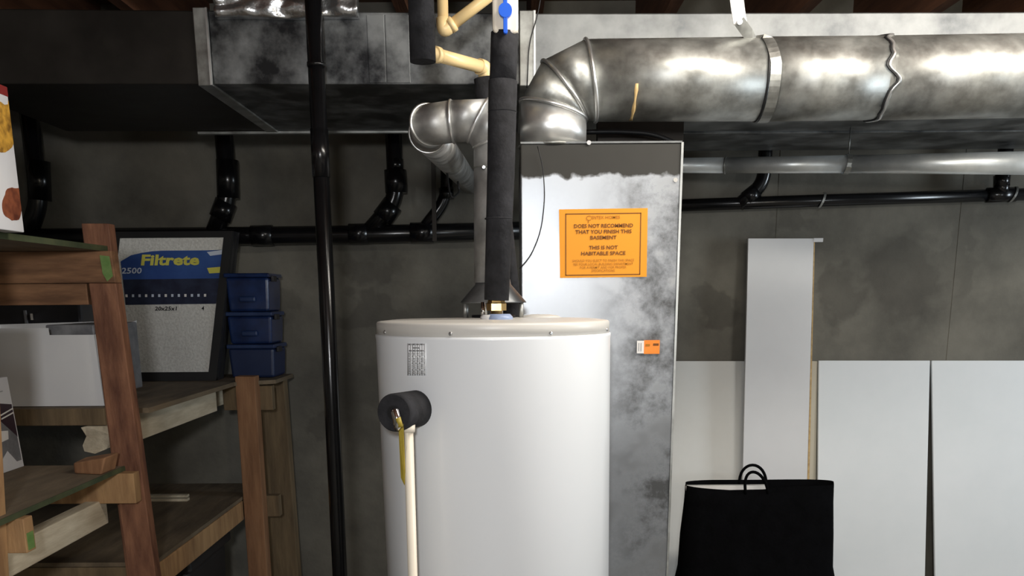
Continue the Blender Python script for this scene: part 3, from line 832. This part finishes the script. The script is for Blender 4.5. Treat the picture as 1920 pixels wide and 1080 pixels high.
# rim: front edge sags a little, left side opens wider
rim = []
for p in rings[-1]:
    f = (p.x - rings[-1][20].x) / (rings[-1][0].x - rings[-1][20].x)
    if p.y < BY: rim.append(V((p.x, p.y, p.z - 0.012 * math.sin(math.pi * min(1, max(0, f) / 0.7)) if f < 0.7 else p.z)))
    else: rim.append(V((p.x, p.y, p.z + 0.008)))
rings[-1] = rim
body = MB().rings(rings, True, False).build('bag_body', M['cloth'], bag)
md = body.modifiers.new('thick', 'SOLIDIFY'); md.thickness = 0.002
# pale contents seen through the opening
MB().box(PX(1298, BY), PX(1455, BY), BY - 0.01, BY + 0.012, zb[-1] - 0.30, zb[-1] - 0.003).build('pale_lining', M['paper'], bag)
def handle(x0, x1, ytop, Y, xm, y0=912):
    pts = []
    for j in range(17):
        u_ = j / 16; th = math.pi * u_
        x = (x0 + x1)/2 - (x1 - x0)/2 * math.cos(th) + (xm - (x0+x1)/2) * math.sin(th)
        y = y0 - (y0 - ytop) * math.sin(th) ** 0.8
        pts.append(P(x, y, Y))
    return MB().tube(pts, 0.0052, 10)
handle(1386, 1437, 872, BY + 0.045, 1411).build('handle', M['cloth'], bag)
handle(1398, 1440, 885, BY - 0.045, 1412, 925).build('handle', M['cloth'], bag)

# ------------------------------------------------------------------ wooden shelving, near unit
def post(parent, name, mat, lt, rt_, yt, lb, rb_, yb, Yf, dep, z0=0.0):
    at, bt = P(lt, yt, Yf), P(rt_, yt, Yf); ab, bb = P(lb, yb, Yf), P(rb_, yb, Yf)
    def ext(p, q): return p + (q - p) * ((z0 - p.z) / (q.z - p.z))
    ab, bb = ext(at, ab), ext(bt, bb); e = V((0, dep, 0))
    return MB().hexa([ab, bb, bb + e, ab + e, at, bt, bt + e, at + e]).build(name, M[mat], parent, bevel=0.002)
near = thing('wooden_shelf', (-1.4, 2.0, 0), 'rough lumber shelf nearest the camera at left edge, red brown post', 'shelf')
post(near, 'post', 'w_red', 152, 203, 419, 237, 282, 1080, 2.335, 0.038)              # rear of the doubled post
fp = post(near, 'post', 'w_red', 166, 217, 531, 241, 292, 1080, 2.295, 0.038)          # front of the doubled post
post(near, 'post', 'w_tan', -110, -30, 560, -82, -1, 1080, 1.729, 0.036)
# top: two boards facing the camera and the top sheet
zt_ = PZ(471, 2.295, 100); zm = PZ(531, 2.295, 100); zl = PZ(572, 2.295, 100)
MB().hexa([(-2.3,2.295,zm),(PX(217,2.295,531),2.295,zm),(PX(217,2.295,531),2.333,zm),(-2.3,2.333,zm),(-2.3,2.295,zt_),(PX(208,2.295,470),2.295,zt_),(PX(208,2.295,470),2.333,zt_),(-2.3,2.333,zt_)]).build('cross_board', M['w_brown'], near, bevel=0.002)
MB().box(-2.3, PX(164, 2.295, 560), 2.297, 2.333, zl, zm - 0.001).build('cross_board', M['w_brown'], near, bevel=0.002)
MB().box(-2.3, -1.0, 1.735, 1.77, zt_ - 0.09, zt_).build('cross_board', M['w_brown'], near, bevel=0.002)
ts = MB().box(-2.3, -1.0, 1.60, 2.333, zt_ + 0.0005, zt_ + 0.013).build('shelf_board', M['ply'], near)
MB().box(-1.001, -0.998, 1.60, 2.333, zt_ + 0.0005, zt_ + 0.0135).build('stained_edge', M['ply_edge'], ts)
c = P(199, 502, 2.295)
kk = 2.295 / FPX
gm = MB()
MB().prism([V((c.x - 9*kk, 2.2935, c.z + 22*kk)), V((c.x + 8*kk, 2.2935, c.z + 20*kk)), V((c.x + 11*kk, 2.2935, c.z - 15*kk)), V((c.x, 2.2935, c.z - 24*kk)), V((c.x - 7*kk, 2.2935, c.z - 10*kk))], (0, 0.002, 0)).build('paint_mark', M['green'], near)
# lower shelf of the near unit
MB().box(-2.3, -0.957, 2.254, 2.292, 1.078, 1.156).build('cross_board', M['w_tan'], near, bevel=0.002)
cb = MB().box(-2.3, -0.98, 1.767, 1.803, 1.085, 1.156).build('cross_board', M['w_tan'], near, bevel=0.002)
MB().box(-0.9805, -0.979, 1.772, 1.797, 1.09, 1.125).build('paint_mark', M['green'], cb)
ls = MB().box(-2.3, -0.995, 1.70, 2.31, 1.157, 1.168).build('shelf_board', M['ply'], near)
MB().box(-0.997, -0.9935, 1.70, 2.31, 1.1568, 1.1682).build('stained_edge', M['ply_edge'], ls)
MB().box(-1.088, -1.05, 1.79, 2.294, 1.018, 1.084).build('side_rail', M['w_pale'], near, bevel=0.003)
MB().box(-2.3, -1.05, 1.804, 2.25, 0.62, 0.632).build('shelf_board', M['ply'], near)
MB().box(-1.088, -1.05, 1.79, 2.294, 0.55, 0.619).build('side_rail', M['w_pale'], near, bevel=0.003)
for (x, y) in ((-2.3, 1.73), (-2.3, 2.335)): MB().box(x, x + 0.089, y, y + 0.038, 0, zt_).build('post', M['w_post'], near, bevel=0.002)

# far unit
far = thing('wooden_shelf', (-1.4, 3.0, 0), 'rough lumber shelf by the concrete wall, holding the blue bins and filter pack', 'shelf')
SH = 1.298
post(far, 'post', 'w_post', 440, 477, 706, 466, 501, 1080, 3.245, 0.06)
post(far, 'post', 'w_old', 486, 531, 705, 507, 559, 1080, 3.52, 0.06)
pl = MB().prism([V((-2.3, 2.46, SH - 0.014)), V((-0.985, 2.46, SH - 0.014)), V((-0.985, 3.24, SH - 0.014)), V((-0.86, 3.33, SH - 0.014)), V((-0.86, 3.6, SH - 0.014)), V((-2.3, 3.6, SH - 0.014))], (0, 0, 0.014)).build('shelf_board', M['ply'], far)
MB().box(-2.3, -1.10, 2.445, 2.459, SH - 0.045, SH + 0.001).build('front_trim', M['w_old'], far, bevel=0.002)
# rail with broken near end
rl0 = []
ys = [2.445, 2.5, 3.50]
mb = MB()
prof = [(-1.158, 1.185), (-1.163, 1.20), (-1.152, 1.225), (-1.160, 1.25), (-1.150, SH - 0.046), (-1.088, SH - 0.046), (-1.085, 1.23), (-1.088, 1.205), (-1.10, 1.19), (-1.13, 1.178)]
r0 = [V((x, 2.43 + 0.004 * ((i * 7) % 3), z)) for i, (x, z) in enumerate(prof)]
prof2 = [(-1.156, 1.19), (-1.158, 1.205), (-1.156, 1.225), (-1.158, 1.25), (-1.152, SH - 0.046), (-1.088, SH - 0.046), (-1.088, 1.23), (-1.088, 1.21), (-1.09, 1.198), (-1.11, 1.196)]
r1 = [V((x, 2.56, z)) for x, z in prof2]; r2 = [V((x, 3.50, z)) for x, z in prof2]
mb.rings([r0, r1, r2], smooth=False).build('side_rail', M['w_pale'], far)
MB().box(-1.088, -1.052, 2.46, 3.24, 1.196, SH - 0.0145).build('side_rail', M['w_pale'], far, bevel=0.003)
# cross pieces between the two right posts
MB().box(-1.05, -0.87, 3.306, 3.344, 1.19, 1.278).build('cross_board', M['w_old'], far, bevel=0.002)
MB().box(-1.05, -0.87, 3.306, 3.344, 0.79, 0.87).build('cross_board', M['w_old'], far, bevel=0.002)
# lower shelf
MB().box(-2.3, -0.988, 2.40, 3.50, 0.868, 0.880).build('shelf_board', M['ply'], far)
MB().box(-1.024, -0.986, 2.40, 3.243, 0.795, 0.866).build('side_rail', M['w_tan'], far, bevel=0.003)
MB().box(-2.3, -1.026, 2.40, 2.438, 0.795, 0.866).build('cross_board', M['w_old'], far, bevel=0.002)
for (x, y) in ((-2.3, 2.46), (-2.3, 3.5)): MB().box(x, x + 0.089, y + 0.0, y + 0.038, 0, SH - 0.046).build('post', M['w_post'], far, bevel=0.002)
MB().box(-1.15, -1.09, 2.445, 2.483, 0, 0.79).build('post', M['w_post'], far, bevel=0.002)

# ------------------------------------------------------------------ things on the shelves
# offcut block on near shelf
a = P(165, 870, 2.22); 
blk = MB().hexa([(-1.075,2.19,1.1685),(-1.0,2.17,1.1685),(-0.998,2.25,1.1685),(-1.07,2.25,1.1685),(-1.075,2.19,1.195),(-0.985,2.17,1.212),(-0.985,2.25,1.212),(-1.07,2.25,1.2)]).build('wood_offcut', M['w_post'], bevel=0.004)
tag(blk, 'short brown wood offcut on the near shelf board against the red post', 'wood block')
# pale sticks on the lower far shelf
for i, (dy, lab) in enumerate(((0.0, 'front pale wooden stick of two on the lower far shelf'), (0.06, 'rear pale wooden stick of two on the lower far shelf'))):
    y = 3.17 + dy
    s = MB().box(PX(262, y, 885), PX(346, y, 885), y, y + 0.028, 0.8805, 0.890).build('wood_stick', M['w_pale'], bevel=0.001)
    tag(s, lab, 'stick')
# white bin
bx = thing('storage_bin', (-1.35, 2.7, SH), 'white plastic storage bin with a notched front rim behind the red post', 'bin')
zt2 = PZ(621, 2.50, 100); 
def bin_wall():
    z0, z1, z2 = SH + 0.002, PZ(628, 2.5, 100), PZ(615, 2.5, 60)
    xr0, xr1 = PX(197, 2.50, 755), PX(178, 2.49, 625)
    xl0, xl1 = -1.60, -1.62
    yb0, yb1 = 2.92, 2.93
    xrr0, xrr1 = PX(250, 2.92, 712), PX(258, 2.93, 617)
    n1 = PX(91, 2.49, 620); n0 = PX(-20, 2.49, 620)
    F = [V((xl0, 2.50, z0)), V((xr0, 2.50, z0))]
    # front panel outline with the cut-away handle notch on the right half
    front = [V((xl0, 2.50, z0)), V((xr0, 2.50, z0)), V((xr1, 2.49, z1)), V((n1, 2.49, z1)), V((n1, 2.489, z2)), V((xl1, 2.489, z2))]
    mbf = MB().prism(front, (0, 0.003, 0))
    right = MB().prism([V((xr0, 2.50, z0)), V((xrr0, yb0, z0)), V((xrr1, yb1, z2 + 0.01)), V((xr1, 2.49, z1))], (-0.003, 0, 0))
    back = MB().prism([V((xl0, yb0, z0)), V((xrr0, yb0, z0)), V((xrr1, yb1, z2 + 0.01)), V((xl1, yb1, z2))], (0, -0.003, 0))
    left = MB().prism([V((xl0, 2.50, z0)), V((xl0, yb0, z0)), V((xl1, yb1, z2)), V((xl1, 2.489, z2))], (0.003, 0, 0))
    base = MB().prism([V((xl0, 2.50, z0)), V((xr0, 2.50, z0)), V((xrr0, yb0, z0)), V((xl0, yb0, z0))], (0, 0, 0.003))
    return mbf, right, back, left, base
for nm, m_ in zip(('front_wall', 'side_wall', 'back_wall', 'side_wall', 'base'), bin_wall()):
    m_.build(nm, M['white'], bx)
MB().box(PX(92, 2.6), PX(182, 2.6), 2.56, 2.86, SH + 0.02, PZ(609, 2.56, 120)).build('grey_content', M['grey_print'], bx, bevel=0.004)
# charcoal tote further back
tt = thing('storage_tote', (-1.65, 3.25, SH), 'charcoal lidded tote at the back of the far shelf, above the white bin', 'bin')
MB().hexa([(-2.0,2.98,SH+0.001),(-1.39,2.98,SH+0.001),(-1.39,3.2,SH+0.001),(-2.0,3.2,SH+0.001),(-2.02,2.96,1.60),(-1.37,2.96,1.60),(-1.37,3.22,1.60),(-2.02,3.22,1.60)]).build('tub', M['tote'], tt, bevel=0.01)
MB().box(-2.03, -1.36, 2.95, 3.23, 1.60, 1.63).build('tote_lid', M['tote'], tt, bevel=0.008)
q = P(61, 594, 2.955); MB().box(q.x - 0.004, q.x + 0.004, 2.95, 2.985, q.z - 0.01, q.z + 0.01).build('latch_glint', M['chrome'], tt)
q = P(47, 594, 2.955); MB().box(q.x - 0.003, q.x + 0.003, 2.955, 2.985, q.z - 0.06, q.z + 0.02).build('rib', M['grey_print'], tt)
# carton at upper left on the near top shelf
zc = zt_ + 0.0135
ct = thing('snack_carton', (-1.15, 1.95, zc), 'white food carton with golden and russet pictures on top of near shelf', 'box')
CX = P(46, 436, 1.87).x
def PXP(px, py, X):
    d = CR @ V(((px - PPX) / FPX, -(py - PPY) / FPX, -1.0))
    return V((0, 0, CAMZ)) + d * (X / d.x)
ctop = PZ(163, 1.87, 20)
MB().box(CX - 0.24, CX, 1.60, 1.87, zc, ctop).build('carton', M['box_white'], ct, bevel=0.002)
def blob(px, py, rx, ry, seed, n=30):
    pts = []
    for j in range(n):
        th = 2 * math.pi * j / n
        f = 1 + 0.28 * noise.noise(V((math.cos(th)*1.7, math.sin(th)*1.7, seed)))
        p = PXP(px + rx * f * math.cos(th), py + ry * f * math.sin(th), CX)
        p.y = min(max(p.y, 1.603), 1.867); p.z = min(max(p.z, zc + 0.002), ctop - 0.002)
        pts.append(p)
    return MB().prism(pts, (0.001, 0, 0))
blob(5, 236, 34, 46, 0.3).build('printed_picture', M['gold'], ct)
blob(24, 382, 21, 33, 4.1).build('printed_picture', M['russet'], ct)
MB().box(CX, CX + 0.001, 1.602, 1.868, ctop - 0.018, ctop - 0.001).build('printed_band', M['red'], ct)
# small carton with a lamp picture
LX = PX(45, 2.30, 870)
lb = thing('lamp_carton', (LX - 0.08, 2.2, 1.168), 'small white carton with plum stripes and lamp picture on near shelf', 'box')
zl1 = PZ(706, 2.30, 33)
tl_off = V((-0.012, 0, 0))
def lc(y, z): return V((LX - 0.014 * (z - 1.1685) / (zl1 - 1.1685), y, z))
MB().hexa([(LX-0.15,2.05,1.1685),lc(2.05,1.1685),lc(2.30,1.1685),(LX-0.15,2.30,1.1685),(LX-0.16,2.05,zl1),lc(2.05,zl1),lc(2.30,zl1),(LX-0.16,2.30,zl1)]).build('carton', M['box_white'], lb, bevel=0.0015)
def face(pts, mat, nm, d=0.0008):
    MB().prism([lc(y, z) + V((0.0002, 0, 0)) for y, z in pts], (d, 0, 0)).build(nm, M[mat], lb)
H_ = zl1 - 1.1685
def fz(f): return 1.1685 + H_ * f
face([(2.06, fz(.06)), (2.292, fz(.08)), (2.292, fz(.68)), (2.25, fz(.71)), (2.06, fz(.60))], 'grey_print', 'printed_picture')
face([(2.23, fz(.55)), (2.293, fz(.34)), (2.293, fz(.70)), (2.23, fz(.74))], 'plum', 'printed_picture', 0.0012)
face([(2.235, fz(.60)), (2.294, fz(.645)), (2.294, fz(.66)), (2.235, fz(.615))], 'paper', 'printed_stripe', 0.0016)
face([(2.235, fz(.56)), (2.294, fz(.60)), (2.294, fz(.615)), (2.235, fz(.575))], 'paper', 'printed_stripe', 0.0016)
face([(2.20, fz(.32)), (2.25, fz(.34)), (2.255, fz(.43)), (2.21, fz(.45))], 'paper', 'printed_picture', 0.0012)
face([(2.06, fz(.05)), (2.27, fz(.07)), (2.235, fz(.22)), (2.19, fz(.10))], 'box_white', 'printed_picture', 0.0014)
face([(2.215, fz(.842)), (2.265, fz(.85)), (2.265, fz(.862)), (2.215, fz(.853))], 'grey_ink', 'print_line', 0.001)

# furnace filter pack
fb_l, fb_r = P(236, 703, 3.30), P(404, 703, 3.30)
ft_r = P(436, 433, 3.455)
fw = 0.44
fb_r = V((fb_r.x, 3.30, SH + 0.001)); ft_r = V((ft_r.x, 3.455, ft_r.z))
fv = (ft_r - fb_r); FH = fv.length; fv.normalize(); fu = V((1, 0, 0)); fn = fv.cross(fu).normalized()
if fn.y > 0: fn = -fn
fn = V((0, -1, 0))             # the filters stand one behind the other, each with its foot on the board
fp_ = thing('filter_pack', (fb_r.x - fw/2, 3.36, SH), 'shrink wrapped pack of furnace filters with blue label leaning at the wall', 'filter')
FO = fb_r - fu * fw            # lower left front corner
def fq(mb, x0, x1, y0, y1, d0, d1): return mb.prism([FO + fu*x0 + fv*y0 + fn*d0, FO + fu*x1 + fv*y0 + fn*d0, FO + fu*x1 + fv*y1 + fn*d0, FO + fu*x0 + fv*y1 + fn*d0], fn * (d1 - d0))
for i in range(4):
    s0 = -0.023 * i
    col_ = 'cardboard_black'
    if i == 0:
        for (x0, x1, y0, y1) in ((0, fw, 0, 0.032), (0, fw, FH - 0.024, FH), (0, 0.03, 0.032, FH - 0.024), (fw - 0.03, fw, 0.032, FH - 0.024)):
            fq(MB(), x0, x1, y0, y1, s0 - 0.022, s0).build('filter_frame', M[col_], fp_)
        fq(MB(), 0.03, fw - 0.03, 0.032, FH - 0.024, s0 - 0.018, s0 - 0.004).build('filter_media', M['filter_media'], fp_)
    else:
        fq(MB(), 0, fw, 0, FH, s0 - 0.022, s0).build('filter', M['cardboard_black' if i % 2 == 0 else 'tote'], fp_)
FS = FH / 270.0   # metres per photo pixel, vertical
def fy(py): return (703 - py) * FS
def fx(px, py):  # px on the face to local x
    t = (703 - py) / 270.0
    right = 404 + 31 * t; left_w = (227 - 10 * t)
    return fw - (right - px) / left_w * fw
def fpoly(pts, mat, nm, d=0.0):
    MB().prism([FO + fu*fx(x, y) + fv*fy(y) + fn*(-0.0035 + d) for x, y in pts], fn * 0.0008).build(nm, M[mat], fp_)
curve = [(231, 487)] + [(231 + 190 * j / 10.0, 481 - 13 * math.sin(min(1, j / 4.0) * math.pi / 2)) for j in range(1, 11)]
fpoly([(234, 520), (412, 519), (419, 467)] + curve[::-1], 'filter_blue', 'label_band')
fpoly([(238, 566), (404, 565), (411, 519), (234, 520)], 'filter_navy', 'label_band')
fpoly([(388, 471), (419, 467), (418, 475), (394, 478)], 'filter_pale', 'label_flash', 0.001)
fpoly([(388, 500), (414, 498), (412, 509), (392, 510)], 'filter_yellow', 'label_badge', 0.001)
for j in range(13):
    x = 238 + j * 12; fpoly([(x, 552), (x + 4, 552), (x + 4, 547), (x, 547)], 'filter_pale' if j % 3 else 'paper', 'label_icon', 0.001)
def ft(s, x, y, h, wd, mat, bold=0.02):
    text(s, M[mat], fp_, FO + fn * -0.0018, fu, fv, fn, fx(x, y), fy(y), h*FS, wd / 222.0 * fw, bold=bold)
ft('Filtrete', 322, 485, 20, 107, 'filter_yellow', 0.035)
ft('2500', 251, 504, 11, 37, 'filter_pale')
ft('20x25x1', 312, 573, 7.5, 40, 'black', 0.02)
ft('4', 380, 573, 7.5, 5, 'black', 0.02)

# three stacked blue bins
bz = SH + 0.001
for i, (hh, inset, lab) in enumerate(((0.124, 0.0, 'lowest dark blue plastic bin of the stack beside the filter pack'),
                                      (0.118, 0.004, 'middle blue plastic bin of the stack beside the filter pack'),
                                      (0.138, 0.008, 'topmost translucent blue bin of the stack beside the filter pack'))):
    xa, xb, ya, yb = -1.048 + inset, -0.878 - inset*0.5, 3.40, 3.585
    r = thing('blue_bin', ((xa+xb)/2, (ya+yb)/2, bz), lab, 'bin', 'stacked blue bins')
    t = 0.006
    MB().hexa([(xa+t,ya+t,bz),(xb-t,ya+t,bz),(xb-t,yb-t,bz),(xa+t,yb-t,bz),(xa,ya,bz+hh-0.016),(xb,ya,bz+hh-0.016),(xb,yb,bz+hh-0.016),(xa,yb,bz+hh-0.016)]).build('tub', M['navy_dark' if i == 0 else 'navy'], r, bevel=0.01, seg=3)
    MB().box(xa - 0.004, xb + 0.004, ya - 0.004, yb + 0.004, bz + hh - 0.016, bz + hh - 0.001).build('rim', M['navy_lid' if i < 2 else 'navy'], r, bevel=0.004)
    MB().box(xb + 0.002, xb + 0.012, ya + 0.03, ya + 0.08, bz + hh - 0.030, bz + hh - 0.010).build('latch', M['tote'], r, bevel=0.002)
    if i: MB().box((xa+xb)/2 - 0.03, (xa+xb)/2 + 0.03, ya - 0.012, ya, bz + hh*0.25, bz + hh*0.25 + 0.02).build('front_grip', M['navy_lid'], r, bevel=0.006)
    bz += hh

# black tub on the floor under the far shelf
bt = thing('floor_bin', (-1.3, 3.05, 0), 'black lidded bin on the floor in shade under the far shelf', 'bin')
MB().hexa([(-1.58,2.86,0.001),(-1.08,2.86,0.001),(-1.08,3.2,0.001),(-1.58,3.2,0.001),(-1.62,2.82,0.72),(-1.05,2.82,0.72),(-1.05,3.22,0.72),(-1.62,3.22,0.72)]).build('tub', M['cardboard_black'], bt, bevel=0.02)
MB().box(-1.64, -1.035, 2.80, 3.235, 0.72, 0.76).build('bin_lid', M['cardboard_black'], bt, bevel=0.01)
